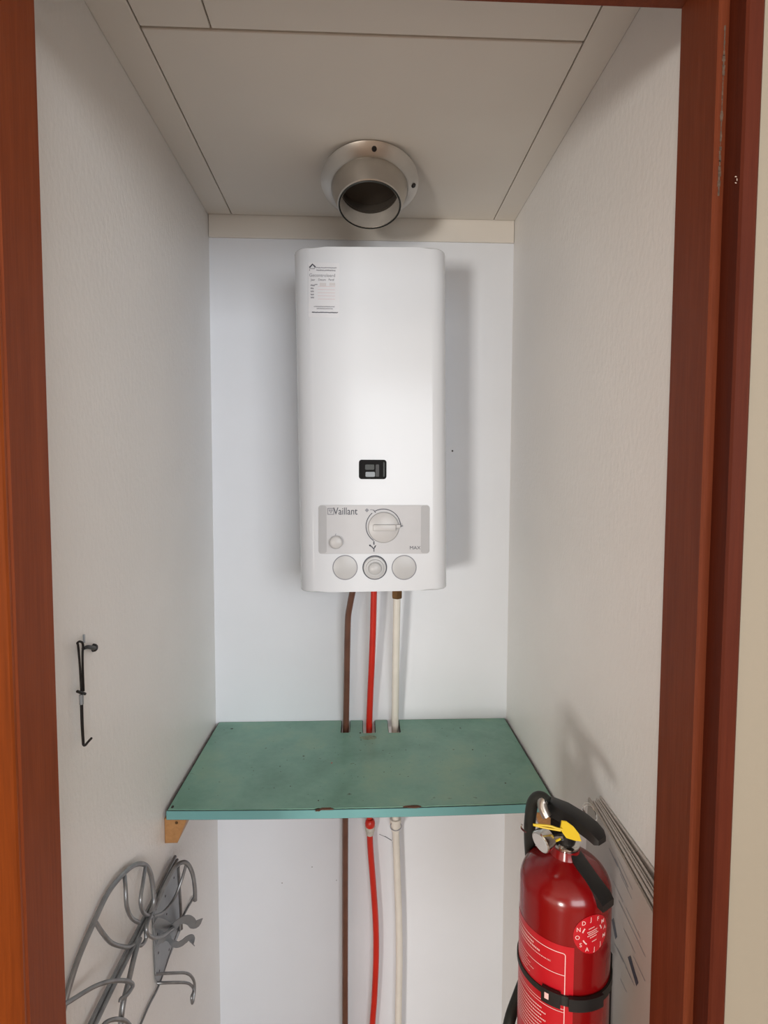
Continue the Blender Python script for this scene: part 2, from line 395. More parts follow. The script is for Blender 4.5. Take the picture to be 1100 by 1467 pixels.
# hall behind the camera
struct('wall_hall_left', box(-3.25, -3.2, HALL_Y, Y1, ZF, 2.7), 'hallw')
struct('wall_hall_right', box(3.8, 3.85, HALL_Y, Y1, ZF, 2.7), 'hallw')
struct('ceiling', box(-3.25, 3.85, HALL_Y-0.06, YJ, 2.7, 2.75), 'hallw')
wins = [(-2.43, -1.77, 0.40, 1.12), (-0.10, 3.00, 0.97, 2.47)]
bm = bmesh.new()
ya, yb = HALL_Y-0.06, HALL_Y
xs = -3.2
for (x0, x1, z0, z1) in wins:
    bbox(bm, xs, x0, ya, yb, ZF, 2.7); bbox(bm, x0, x1, ya, yb, ZF, z0); bbox(bm, x0, x1, ya, yb, z1, 2.7); xs = x1
bbox(bm, xs, 3.8, ya, yb, ZF, 2.7)
struct('wall_hall_rear', fin(bm), 'hallw')
for i, (x0, x1, z0, z1) in enumerate(wins):
    W = thing('window_%d' % (i+1), ((x0+x1)/2, yb, z0), kind=ST)
    bm = bmesh.new(); t = 0.035
    for a in ((x0, x0+t, z0, z1), (x1-t, x1, z0, z1), (x0+t, x1-t, z0, z0+t), (x0+t, x1-t, z1-t, z1)): bbox(bm, a[0], a[1], ya+0.005, yb-0.002, a[2], a[3])
    link('window_frame', fin(bm), 'wht', W)
    link('window_pane', box(x0+t, x1-t, ya+0.028, ya+0.032, z0+t, z1-t), 'glass', W)

# ================================================================== WATER HEATER
FY = 1.20                      # front plane of the casing
HB, HT = 1.208, 1.937
rot = math.atan2(0.0095, 0.72)
cxb, hw = 0.0225, 0.1625
heater = thing('water_heater', (cxb, YB-0.001, HB), 'white enamel wall-mounted gas water heater with grey control panel', 'water heater')
def heater_outline():
    pts = [(-hw, 0.0), ]
    # local x, and depth d measured from wall (0) to front (0.249)
    D = YB-0.001-FY; fx = 0.126; cs = 0.040
    pts = [(-hw, 0), (-hw, D-cs)]
    for k in range(1, 9):
        a = math.radians(90*k/8); pts.append((-fx-(hw-fx)*math.cos(a), D-cs+cs*math.sin(a)))
    for k in range(1, 8): pts.append((-fx+2*fx*k/8, D))
    for k in range(8, 0, -1):
        a = math.radians(90*k/8); pts.append((fx+(hw-fx)*math.cos(a), D-cs+cs*math.sin(a)))
    pts += [(hw, D-cs), (hw, 0)]
    return pts
hm = prism(heater_outline(), HT-HB, None, 0.0045, 3)
# local (x, d, z) -> world; roll of the hung casing
hm.transform(Matrix(((1, 0, 0, 0), (0, -1, 0, 0), (0, 0, 1, 0), (0, 0, 0, 1))))
hm.transform(T(cxb, YB-0.001, (HB+0.0)) @ T(0, 0, 0.36) @ Matrix.Rotation(-rot, 4, 'Y') @ T(0, 0, -0.36))
hm.flip_normals()
bm = bmesh.new(); bm.from_mesh(hm); hm = fin(bm)
cs_ = link('casing', hm, 'enamel', heater, smooth=True)
wn = cs_.modifiers.new('weighted', 'WEIGHTED_NORMAL'); wn.weight = 100; wn.keep_sharp = False
K = FY/FPX                     # metres per pixel on the front plane
def fp(u, v, off=0.0): return Py(u, v, FY-off)
def rectpx(u0, v0, u1, v1):
    a, b = fp(u0, v0), fp(u1, v1); return (a+b)/2, abs(b.x-a.x), abs(b.z-a.z)
# viewing window
c, ww, hh = rectpx(514, 658.5, 553.5, 686.5)
o_ = rrect(ww, hh, 0.006); i_ = rrect(ww-0.008, hh-0.008, 0.004)
bm = bmesh.new()
A1 = [bm.verts.new((x, y, 0.0)) for x, y in o_]; A2 = [bm.verts.new((x*0.97, y*0.96, 0.003)) for x, y in o_]
A3 = [bm.verts.new((x, y, 0.003)) for x, y in i_]; A4 = [bm.verts.new((x, y, 0.0006)) for x, y in i_]
n = len(o_)
for a, b in ((A1, A2), (A2, A3), (A3, A4)):
    for k in range(n): bm.faces.new((a[k], a[(k+1) % n], b[(k+1) % n], b[k]))
bm.faces.new(A4)
bmesh.ops.transform(bm, matrix=facing(c), verts=bm.verts[:])
vw = link('viewing_window', fin(bm), 'matt', heater, 'black framed viewing window for the flame')
for (u0, v0, u1, v1, m_) in ((523, 665.5, 536, 673, 'dkgrey'), (523.5, 676, 537, 683.2, 'smoke'), (538, 665.5, 543, 683, 'black'), (549, 662, 551.3, 683, 'dkgrey')):
    c2, w2, h2 = rectpx(u0, v0, u1, v1)
    link('louvre', prism(rrect(w2, h2, min(w2, h2)*0.2, 3), 0.0016, facing(c2+Vector((0, -0.0005, 0)))), m_, vw)
# control panel
c, ww, hh = rectpx(456, 723.5, 615, 793)
pn = link('control_panel', prism(rrect(ww, hh, 0.007), 0.0015, facing(c), 0.0006, 1, False), 'panel', heater, 'grey rounded control panel with dial markings')
c2, w2, h2 = rectpx(603, 724.3, 614.3, 792.2)
link('panel_end', prism(rrect(w2, h2, 0.005), 0.0003, facing(c2+Vector((0, -0.0015, 0)))), 'panel2', pn)
c2, w2, h2 = rectpx(456.8, 724.3, 468, 792.2)
link('panel_end', prism(rrect(w2, h2, 0.005), 0.0003, facing(c2+Vector((0, -0.0015, 0)))), 'panel2', pn)
PO = 0.0019
def put(me, u, v, off, name, mat, parent, rz=0): return link(name, tr(me, facing(fp(u, v, off)) @ Matrix.Rotation(rz, 4, 'Z')), mat, parent)
put(text_mesh('Vaillant', 13*K*1.12, 'LEFT', 'CENTER', 0.80, 0.00010), 477.5, 732.8, PO, 'brand_lettering', 'ink', pn)
put(join([arcstrip(0.0, 0.001, 0, 1, 1)] + [quads([(0, 4.3*K, 9*K, 1.1*K), (0, -4.3*K, 9*K, 1.1*K), (-4.3*K, 0, 1.1*K, 9*K), (4.3*K, 0, 1.1*K, 9*K)]),
     poly_strip([(-2.4*K, 2.4*K), (0, -2.2*K), (2.4*K, 2.4*K)], 1.5*K), poly_strip([(-1.2*K, 2.8*K), (0, 1.2*K), (1.4*K, 2.8*K)], 0.9*K)]), 473.8, 732.6, PO, 'brand_emblem', 'inkm', pn)
put(text_mesh('MAX', 5.2*K*1.3, 'CENTER', 'CENTER', 1.1, 0.0), 594.5, 785, PO, 'max_mark', 'ink', pn)
# dial scale around the knob
put(join([arcstrip(24.2*K, 25.4*K, -2, 118), arcstrip(24.2*K, 25.4*K, 130, 236), quads([(25.5*K, 0.5*K, 6*K, 1*K), (-12.5*K, 21.5*K, 4.5*K, 1.2*K, -0.9), (-13.5*K, -24*K, 1.8*K, 5*K)])]), 549, 754, PO, 'dial_scale', 'ink', pn)
put(join([tr(quads([(0, 0, 4.2*K, 4.2*K, 0.785)]), T(0, 0, 0)), poly_strip([(4.5*K, 0.3*K), (6.5*K, 1.1*K), (8*K, 0.2*K), (10*K, 0.4*K)], 0.9*K)]), 525.5, 731, PO, 'flame_mark', 'inkm', pn)
put(join([poly_strip([(-5.5*K, 3*K), (-2.5*K, 1.8*K), (-0.5*K, -0.5*K), (0.8*K, -1.5*K)], 1.6*K), poly_strip([(1.2*K, -6*K), (1.0*K, -2.5*K), (1.8*K, 0.5*K), (4*K, 3.2*K)], 1.2*K),
     quads([(-4.6*K, 3.4*K, 2.4*K, 1.6*K), (2.6*K, 1.2*K, 1.4*K, 2.6*K)])]), 534.5, 784.5, PO, 'tap_mark', 'ink', pn)
put(poly_strip([(0.9*K, 3*K), (-0.5*K, 0.3*K), (0.7*K, 0), (-0.6*K, -2.6*K)], 0.9*K), 480.5, 767.5, PO, 'spark_mark', 'inkm', pn)
# large temperature knob
cK = fp(549.3, 755.5, 0.0015)
tk = link('temperature_knob', lathe([(0, 0.0), (22.2*K, 0.0), (22.2*K, 0.0035), (21.2*K, 0.0060), (16*K, 0.0085), (8*K, 0.0098), (0, 0.0102)], facing(cK), 40), 'knob', heater, 'round pale grey temperature knob with grip bar', smooth=40)
bm = bmesh.new(); bbox(bm, -15*K, 17*K, -6.0*K, 3.0*K, 0.004, 0.0165, 0.0012, 2); bbox(bm, 17*K, 24.0*K, -2.2*K, 3.0*K, 0.004, 0.012, 0.001, 2)
bmesh.ops.transform(bm, matrix=facing(cK) @ T(0, 1.5*K, 0), verts=bm.verts[:])
link('grip_bar', fin(bm), 'knob', tk, smooth=35)
# igniter push button
cB = fp(481.5, 776.5, 0.0015)
link('push_button', lathe([(0, 0.012), (7*K, 0.0118), (8.6*K, 0.0105), (9.2*K, 0.009), (9.4*K, 0)], facing(cB), 28), 'knob', heater, 'small round grey igniter push button', smooth=40)
# three round fittings below the panel
for u in (494.3, 578.8):
    cc = fp(u, 813)
    cp = link('blanking_cap', lathe([(18.0*K, 0.0), (18.0*K, 0.0003), (17.2*K, 0.0003), (17.0*K, 0.0002), (16.8*K, 0.0010), (14*K, 0.0018), (0, 0.0026)], facing(cc), 40), 'cap', heater, smooth=40)
    link('painted_gap_shade', tr(arcstrip(16.9*K, 18.1*K, 0, 360, 40), facing(cc+Vector((0, -0.0006, 0)))), 'inkm', cp)  # flat dark ring: shade of the gap drawn in colour
cc = fp(536.8, 813)
sk = link('flow_knob', lathe([(0, 0), (16.4*K, 0), (16.4*K, 0.004), (15.4*K, 0.008), (12.6*K, 0.0085), (12.2*K, 0.014), (10.4*K, 0.0145), (8.8*K, 0.0140), (8.6*K, 0.021), (7.4*K, 0.0225), (0, 0.0235)], facing(cc), 36), 'cap', heater, 'stepped grey flow selector knob', smooth=35)
link('painted_gap_shade', tr(arcstrip(16.2*K, 17.8*K, 0, 360, 40), facing(cc+Vector((0, -0.0006, 0)))), 'ink', sk)  # dark ring paints the shade around the knob foot
# inspection sticker
c, ww, hh = rectpx(441.5, 376, 486, 455)
stk = link('inspection_sticker', tr(prism(rrect(ww, hh, 0.002, 3), 0.0003, facing(c)), Matrix.Identity(4)), 'sticker', heater, 'white inspection sticker with small printed table')
SO = 0.0006
put(text_mesh('Gecontroleerd', 6.3*K, 'CENTER', 'CENTER', 0.95, 0.00003), 461.5, 394.6, SO, 'print_heading', 'inkm', stk)
for s, u in (('Jaar', 448.3), ('Datum', 461.2), ('Paraf', 474.5)):
    put(text_mesh(s, 4.3*K, 'CENTER', 'CENTER', 0.9, 0.00008), u, 400.8, SO, 'print_column', 'inkm', stk)
put(join([poly_strip([(-4.2*K, -0.2*K), (0.0, 4.6*K), (4*K, 0.6*K)], 2.0*K)]), 447.6, 383.3, SO, 'house_emblem', 'ink', stk)
put(poly_strip([(-4*K, -4*K), (-3.9*K, -0.8*K), (2.8*K, -0.8*K), (3.4*K, 0.9*K)], 0.9*K), 447.5, 384, SO, 'house_emblem', 'inkm', stk)
def dashes(u0, u1, v, h, seed, mat, gap=0.25):
    rnd = random.Random(seed); x = u0; L = []
    while x < u1:
        wv = rnd.uniform(0.6, 1.6); L.append(((x+wv/2-u0)*K, rnd.uniform(-0.15, 0.15)*h*K, wv*K*(1-gap), h*K*rnd.uniform(0.75, 1.0))); x += wv
    put(quads(L), u0, v, SO, 'small_print', mat, stk)
dashes(452, 481, 383.4, 1.5, 1, 'inkm'); dashes(453, 479.5, 387.2, 1.8, 2, 'inkm')
dashes(449.5, 478.5, 439.1, 1.4, 3, 'inkm'); dashes(453.5, 475.5, 442, 1.4, 4, 'inkm'); dashes(446.7, 482.5, 447.3, 1.5, 5, 'ink', 0.1)
for k in range(5):
    dashes(444.8, 449.0, 408.6+k*4.4, 2.2, 10+k, 'inkm')
    put(quads([(0, 0, 24*K, 0.6*K)]), 467.5, 410.4+k*4.5, SO, 'table_rule', 'inkp', stk)
dashes(450.5, 453.5, 407.6, 1.8, 31, 'inkm')
put(quads([(0, 0, 9*K, 4.5*K), (13*K, 0.5*K, 8*K, 4*K)]), 462.5, 407.5, SO-0.0001, 'faded_entry', 'inkg', stk)

# ================================================================== PIPES
def pipe_pts(l): return [Py(u, v, YB-s) for u, v, s in l]
def drop(p, z): return Vector((p.x, p.y, z))
def pipe(name, label, pts, r, mat):
    e = thing(name, (pts[-1].x, pts[-1].y, ZF), label, 'pipe')
    link('tube', tube(pts, r, 16, 6), mat, e, smooth=50); return e
b1 = pipe_pts([(507, 838, 0.075), (504.5, 850, 0.072), (501, 868, 0.066), (498.5, 885, 0.060), (497.5, 920, 0.054), (496.5, 980, 0.044), (495.5, 1046, 0.033), (494.8, 1110, 0.032), (494.5, 1200, 0.031), (494.3, 1330, 0.031), (494.3, 1467, 0.031)])
b1.append(drop(b1[-1], ZF)); pbrown = pipe('brown_pipe', 'brown painted copper pipe running from heater through shelf', b1, 0.0078, 'brown')
r1 = pipe_pts([(536.3, 838, 0.075), (535.5, 850, 0.073), (534.3, 900, 0.065), (532.5, 950, 0.056), (530.2, 1000, 0.044), (528.8, 1046, 0.034), (529, 1110, 0.032), (529.5, 1180, 0.031), (530.5, 1215, 0.030), (534, 1260, 0.030), (538, 1320, 0.030), (538.7, 1370, 0.030), (536.5, 1425, 0.030), (533.5, 1467, 0.030)])
r1 += [drop(Py(529, 1540, YB-0.03), Py(529, 1540, YB-0.03).z), drop(Py(529, 1540, YB-0.03), ZF)]
pred = pipe('red_pipe', 'bright red painted pipe bending slightly below green shelf', r1, 0.0080, 'redp')
w1 = pipe_pts([(569.0, 838, 0.080), (568.6, 852, 0.078), (567.8, 900, 0.070), (567, 950, 0.058), (566.3, 1000, 0.046), (565.8, 1046, 0.034), (566, 1110, 0.032), (567, 1190, 0.031), (569, 1250, 0.031), (571.3, 1320, 0.031), (571.8, 1380, 0.031), (570.5, 1467, 0.031)])
w1.append(drop(w1[-1], ZF)); pwht = pipe('white_pipe', 'cream white painted pipe with brass nut beneath heater', w1, 0.0092, 'cream')
d = (w1[1]-w1[2]).normalized(); nb = Py(568.6, 851.5, YB-0.078)
link('brass_nut', lathe([(0, -0.009), (0.0125, -0.009), (0.0135, -0.006), (0.0135, 0.010), (0.011, 0.013), (0, 0.013)], axis_frame(nb, d), 6), 'brass', pwht, 'tarnished brass union nut')
link('brass_collar', lathe([(0, 0), (0.0125, 0), (0.0125, 0.012), (0, 0.012)], axis_frame(nb+d*0.011, d), 16), 'brass', pwht)
def clip(e, u, v, st, r, ringmat):
    p = Py(u, v, YB-st)
    link('wall_clip', tube([Vector((p.x, YB-0.001, p.z+0.012)), Vector((p.x, p.y+r+0.002, p.z+0.012))], 0.004, 8, 0), 'sheet', e)
    return p
p = clip(pred, 530, 1184, 0.031, 0.008, 'clip')
link('clip_band', lathe([(0.0082, 0.010), (0.0125, 0.010), (0.0125, 0.002), (0.0142, -0.002), (0.0118, -0.014), (0.0095, -0.024), (0.0080, -0.0245)], T(p.x, p.y, p.z+0.002), 20), 'clip', pred, 'chalky white sealed joint collar', smooth=40)
link('joint_bulge', lathe([(0.008, 0.022), (0.0118, 0.018), (0.0135, 0.010), (0.0120, 0.002), (0.0082, -0.002)], T(p.x, p.y-0.0025, p.z), 20), 'redp', pred, smooth=40)
p = clip(pwht, 566.5, 1181, 0.031, 0.009, 'clip')
link('clip_band', lathe([(0.0092, 0.016), (0.0150, 0.016), (0.0152, 0.002), (0.0140, -0.006), (0.0098, -0.018), (0.0090, -0.018)], T(p.x, p.y, p.z), 20), 'cream', pwht, smooth=40)
link('joint_ring', tube([p+Vector((0.0145*math.cos(a), -0.0105+0.003*math.cos(a)*0, 0.0 + 0.0125*math.sin(a))) + Vector((0, -0.003, 0.004)) for a in [math.radians(t) for t in range(150, 391, 20)]], 0.0011, 6, 3), 'inkm', pwht)

# ================================================================== SHELF
shelf = thing('shelf', ((SL+SR)/2, (SY+YB)/2, ZS-0.02), 'worn mint green laminate shelf board notched around the pipes', 'shelf')
TH = 0.0195
slots = []
for (u0, u1, vb) in ((488.5, 500.5, 1049.5), (520, 537.5, 1050), (557, 573.5, 1049.5)):
    a = Pz(u0, vb, ZS); b = Pz(u1, vb, ZS); slots.append((a.x, b.x, a.y))
back = [(SL, YB-0.0012)]
for x0, x1, yy in slots:
    r = 0.004
    back += [(x0, YB-0.0012), (x0, yy+r), (x0+r*0.3, yy+r*0.3), (x0+r, yy), (x1-r, yy), (x1-r*0.3, yy+r*0.3), (x1, yy+r), (x1, YB-0.0012)]
back += [(SR, YB-0.0012)]
NF = 24
def fy(t): return SY + 0.001 - 0.0085*4*t*(1-t)*0.8
front = [(SR+(SL-SR)*k/NF, fy(k/NF)) for k in range(NF+1)]
outl = back + front
bd = prism(outl, TH-0.002, T(0, 0, ZS-TH)); link('core', bd, 'dark', shelf, 'dark chipboard core showing at the cut edges')
e_ = 0.0022
def inset(pts):
    out = []
    for x, y in pts:
        x2 = min(max(x, SL+e_), SR-e_); out.append((x2, y))
    return out
# laminate sheet: slightly inset so that the dark edge shows as a thin line
back2 = [(SL+e_, YB-0.0022)]
for x0, x1, yy in slots:
    r = 0.004; q = 0.0013
    back2 += [(x0-q, YB-0.0022), (x0-q, yy+r-q), (x0+r*0.3-q, yy+r*0.3-q), (x0+r, yy-q), (x1-r, yy-q), (x1-r*0.3+q, yy+r*0.3-q), (x1+q, yy+r-q), (x1+q, YB-0.0022)]
back2 += [(SR-e_, YB-0.0022)]
front2 = []
rnd = random.Random(3)
NF2 = 110
def px2t(u):  # fraction along front edge from right
    p = Pz(u, 1158, ZS); return (SR-p.x)/(SR-SL)
chips = [(px2t(466), 0.024, 0.0065), (px2t(593), 0.022, 0.0085), (px2t(582), 0.012, 0.005), (px2t(455), 0.010, 0.005)]
for k in range(NF2+1):
    t = k/NF2; x = SR-e_+(SL-SR+2*e_)*t
    d = 0.0016+rnd.uniform(0, 0.0007)
    for c0, wd, dp in chips:
        g = abs(t-c0)/wd
        if g < 1: d = max(d, dp*(1-g*g)*rnd.uniform(0.7, 1.1))
    front2.append((x, fy(t)+d))
link('laminate_top', prism(back2+front2, 0.0014, T(0, 0, ZS-0.002+0.0006)), 'mint', shelf, 'mint green stained laminate surface')
# front edge band
bm = bmesh.new(); prev = None
for k in range(NF+1):
    t = k/NF; x = SR+(SL-SR)*t; y = fy(t)
    q = [bm.verts.new((x, y+0.0002, ZS-TH+0.0006)), bm.verts.new((x, y-0.0012, ZS-TH+0.001)), bm.verts.new((x, y-0.0012, ZS-0.0022)), bm.verts.new((x, y+0.0002, ZS-0.0018))]
    if prev:
        for i in range(4): bm.faces.new((prev[i], prev[(i+1) % 4], q[(i+1) % 4], q[i]))
    else: bm.faces.new(q)
    prev = q
bm.faces.new(prev[::-1])
link('edge_band', fin(bm), 'mintedge', shelf, 'pale mint edge band along the shelf front')
def blob(cx, cy, z, rx, ry, seed, h=0.0007):
    rr = random.Random(seed); n = 12
    return prism([(cx+math.cos(2*math.pi*k/n)*rx*rr.uniform(0.6, 1.15), cy+math.sin(2*math.pi*k/n)*ry*rr.uniform(0.6, 1.15)) for k in range(n)], h, T(0, 0, z))
for i, (u, v, rx, ry) in enumerate(((467, 1158.8, 0.017, 0.0042), (592, 1155.5, 0.019, 0.0042), (455, 1161, 0.006, 0.003))):
    p = Pz(u, v, ZS); link('edge_chip', blob(p.x, p.y, ZS-0.0008, rx, ry, 40+i, 0.0014), 'chipm', shelf, 'brown chip in the laminate edge')
for i, (u, v, rx, ry) in enumerate(((247, 1156, 0.0035, 0.005), (332, 1044, 0.004, 0.0028), (659, 1043, 0.002, 0.002), (677, 1074, 0.002, 0.002), (724, 1122, 0.002, 0.002), (516, 1050, 0.003, 0.003), (517, 1060, 0.0015, 0.002), (475, 1093, 0.002, 0.0022), (401, 1098, 0.0015, 0.002), (456, 1147, 0.0015, 0.002), (450, 1072, 0.0012, 0.0015), (550, 1106, 0.0015, 0.0015))):
    p = Pz(u, v, ZS); link('stain_spot', blob(p.x, p.y, ZS-0.00005, rx, ry, 60+i, 0.0002), 'redp' if i == 7 else 'dark', shelf)
bm = bmesh.new(); rw = random.Random(19)
for k in range(70):
    x = rw.gauss(0.0, 0.17); y = rw.uniform(SY+0.02, YB-0.05); r_ = rw.choice((0.0006, 0.0008, 0.0012))
    if not (SL+0.02 < x < SR-0.02): continue
    bm.faces.new([bm.verts.new((x+r_*math.cos(a)*rw.uniform(0.6, 1.3), y+r_*math.sin(a)*rw.uniform(0.6, 1.6), ZS+0.0002)) for a in [2*math.pi*i/6 for i in range(6)]])
sp = link('dirt_specks', fin(bm), 'dark', shelf); sp['kind'] = 'stuff'
p = Pz(528, 1057, ZS)
link('rust_stain', blob(p.x, p.y, ZS, 0.024, 0.012, 92, 0.00025), 'rust', shelf)
# wooden cleats under the shelf ends
def cleat(side, label):
    xw = XL+0.0005 if side < 0 else XR-0.0005; s = 1 if side < 0 else -1
    z1 = ZS-TH-0.0006
    pr = [(0, 0), (0.045, 0), (0.043, -0.004), (0.024, -0.050), (0, -0.050)]
    return link('shelf_cleat', prism([(s*x, z) for x, z in pr], 0.36, frame((xw, 1.062, z1), (1, 0, 0), (0, 0, 1), (0, 1, 0)), 0.0012, 1), 'cleat', None, label, 'wood cleat')
cl = cleat(-1, 'light brown wooden cleat under the shelf end above the wire rack')
link('screw', lathe([(0, 0.0008), (0.0028, 0.0003), (0.003, 0)], facing(Vector((XL+0.024, 1.0615, ZS-TH-0.009))), 10), 'brass', cl)
cleat(1, 'light brown wooden cleat under the shelf end behind the extinguisher')

# ================================================================== FLUE COLLAR
TILT = math.radians(17)
fc = Pz(529.5, 261.5, ZC-0.0305)
flue = thing('flue_collar', fc, 'round galvanised metal flue collar open below in the ceiling', 'flue collar')
FM = Matrix.Translation(fc) @ Matrix.Rotation(-TILT, 4, 'X') @ Matrix.Diagonal((1, 1, -1, 1))
link('flange', lathe([(0.060, 0.0), (0.1025, 0.0), (0.1030, 0.0020), (0.1005, 0.0045), (0.083, 0.0165), (0.0790, 0.0175), (0.060, 0.0175)], FM, 64), 'alu', flue, smooth=25)
link('raised_ring', lathe([(0.066, 0.0170), (0.0795, 0.0170), (0.0790, 0.0215), (0.0770, 0.0290), (0.0735, 0.0390), (0.0700, 0.0490), (0.0672, 0.0560), (0.0650, 0.0575), (0.0640, 0.0560)], FM, 64), 'alu', flue, smooth=30)
link('spigot', lathe([(0.0648, 0.030), (0.0640, 0.058), (0.0625, 0.0590), (0.0615, 0.0580), (0.0622, 0.030), (0.0622, -0.012), (0.0648, -0.012)], FM, 64, True), 'alu', flue, smooth=30)
link('seal_lip', lathe([(0.0648, 0.0568), (0.0655, 0.0590), (0.0640, 0.0608), (0.0622, 0.0600), (0.0618, 0.0570)], FM, 48), 'rubber', flue, 'thin black seal around the spigot lip', smooth=40)
link('inner_sleeve', lathe([(0.0614, 0.0578), (0.0606, 0.0578), (0.0600, 0.024), (0.0614, 0.024)], FM, 48, True), 'sleeve', flue, smooth=30)
link('flue_bore', lathe([(0.0612, 0.026), (0.0612, 0.0), (0.060, -0.05 if False else 0.001), (0, 0.001)], FM, 48), 'flue_shade', flue, 'dark shaded flue interior', smooth=30)  # dark lining and disc stand in for the unlit depth of the flue
for (u, v) in ((534, 230), (586.5, 266)):
    FI = FM.inverted(); o_l = FI @ CAM; d_l = (FI.to_3x3() @ ray(u, v)); tt = (0.0107-o_l.z)/d_l.z; pl_ = o_l+d_l*tt
    dd = Vector((pl_.x, pl_.y, 0)).normalized(); q = FM @ (dd*0.0922+Vector((0, 0, 0.0104)))
    nrm = (FM.to_3x3() @ Vector((dd.x*0.5, dd.y*0.5, 0.85))).normalized()
    link('screw', lathe([(0.0052, -0.0005), (0.005, 0.0016), (0.0035, 0.0030), (0.0012, 0.0030), (0.0010, 0.0015), (0, 0.0015)], axis_frame(q, nrm), 14), 'iron', flue)

# ================================================================== CABIN HOOK (left wall)
hk = thing('cabin_hook', Px(121, 1068, XL+0.004), 'black iron cabin hook hanging on the left wall', 'hook')
def wpt(u, v, s): return Px(u, v, XL+s)
link('backplate_screw', tube([wpt(120.3, 909, 0.002), wpt(120.6, 921, 0.002)], 0.0013, 6, 0), 'sheet', hk)
eye = [wpt(134, 928, 0.004), wpt(127, 927.5, 0.010)]
link('screw_eye', tube([wpt(135, 928.5, 0.0012), wpt(131, 927.5, 0.008), wpt(125, 927, 0.012), wpt(119, 929, 0.012)], lambda t: 0.0034-0.0012*t, 10, 4), 'iron', hk)
link('screw_eye', lathe([(0, 0), (0.006, 0), (0.0055, 0.003), (0.004, 0.005), (0, 0.005)], axis_frame(wpt(133.5, 928, 0.0002), (1, 0, 0)), 12), 'iron', hk)
link('loop', tube([wpt(116.5, 990, 0.010), wpt(114.5, 955, 0.010), wpt(112.0, 926, 0.010), wpt(110.8, 921.5, 0.010), wpt(114, 919, 0.011), wpt(118, 921, 0.012), wpt(119, 927, 0.012), wpt(118.3, 935, 0.012), wpt(118.4, 955, 0.012), wpt(119.7, 990, 0.011)], 0.0015, 8, 5), 'iron', hk)
link('collar', tube([wpt(110.8, 990.5, 0.010), wpt(121.8, 994, 0.012)], 0.0020, 8, 0), 'iron', hk)
link('sleeve', tube([wpt(116.5, 995, 0.010), wpt(116.8, 1009, 0.010)], 0.0028, 8, 0), 'sheet', hk)
link('rod', tube([wpt(116.8, 1008, 0.010), wpt(117.8, 1040, 0.010), wpt(119.0, 1060, 0.010), wpt(119.6, 1066.5, 0.0105), wpt(122, 1067.5, 0.014), wpt(126, 1063, 0.020), wpt(131, 1057.5, 0.026)], lambda t: 0.0021-0.0006*t, 8, 5), 'iron', hk)

# ================================================================== WIRE RACK (left wall, lower)
def rp(cx, cy, s): return Px(80+cx/4.231, 1170+cy/4.231, XL+s)      # from the 4.231x enlarged crop
rack = thing('wire_rack', rp(420, 1250, 0.003), 'grey steel wire utility rack with clips on the left wall', 'rack')
RW = 0.0031
def wire(name, pts, r=RW, n=6, seg=8, mat='grey', label=None): return link(name, tube([rp(*p) for p in pts], r, seg, n), mat, rack, label, smooth=60)
# perforated sheet plate with spring clips
pl = [rp(724, 255, 0.004), rp(735, 330, 0.004), rp(760, 640, 0.004), rp(752, 700, 0.004), rp(622, 1012, 0.004), rp(606, 985, 0.004), rp(590, 600, 0.004), rp(640, 440, 0.004)]
pm = prism([(p.y, p.z) for p in pl], 0.0015, frame((XL+0.003, 0, 0), (0, 1, 0), (0, 0, 1), (1, 0, 0)))
plate = link('mounting_plate', pm, 'sheet', rack, 'flat grey steel plate with two rows of holes')
for (cx, cy) in ((664, 482), (672, 590), (616, 712), (622, 826), (686, 806), (628, 935), (716, 370)):
    p = rp(cx, cy, 0.0047); link('hole', lathe([(0, 0.0002), (0.0022, 0.0002), (0.0022, 0)], axis_frame(p, (1, 0, 0)), 10), 'dark', plate)
link('screw', lathe([(0, 0.003), (0.004, 0.0022), (0.005, 0)], axis_frame(rp(724, 277, 0.010), (1, 0, 0)), 12), 'chrome', rack)
# long double rail running along the wall
wire('rail', [(722, 243, 0.008), (640, 400, 0.009), (520, 640, 0.010), (400, 870, 0.010), (300, 1070, 0.010), (205, 1262, 0.010), (150, 1370, 0.010)], 0.0036)
wire('rail', [(735, 262, 0.012), (655, 420, 0.014), (545, 640, 0.016), (430, 870, 0.016), (330, 1070, 0.016), (238, 1262, 0.016), (185, 1370, 0.016)], 0.0034)
wire('rail', [(840, 478, 0.004), (765, 620, 0.004), (700, 800, 0.004), (625, 1018, 0.004), (560, 1150, 0.004), (512, 1262, 0.004), (470, 1350, 0.004)], 0.0022)
# tall hoop lying on the wall
wire('hoop', [(40, 1190, 0.006), (75, 1050, 0.006), (140, 850, 0.007), (235, 630, 0.008), (320, 455, 0.008), (410, 345, 0.008), (480, 292, 0.008), (540, 292, 0.010), (575, 350, 0.014), (590, 450, 0.018), (592, 530, 0.020), (560, 615, 0.018)], 0.0040)
wire('cross_wire', [(240, 640, 0.008), (290, 715, 0.016), (345, 770, 0.020), (430, 790, 0.018), (470, 775, 0.016)], 0.0031)
wire('cross_wire', [(415, 345, 0.008), (422, 430, 0.018), (430, 545, 0.022), (460, 615, 0.022), (505, 643, 0.018)], 0.0031)
wire('cross_wire', [(545, 290, 0.010), (528, 400, 0.018), (513, 510, 0.022), (530, 580, 0.022), (580, 610, 0.018)], 0.0031)
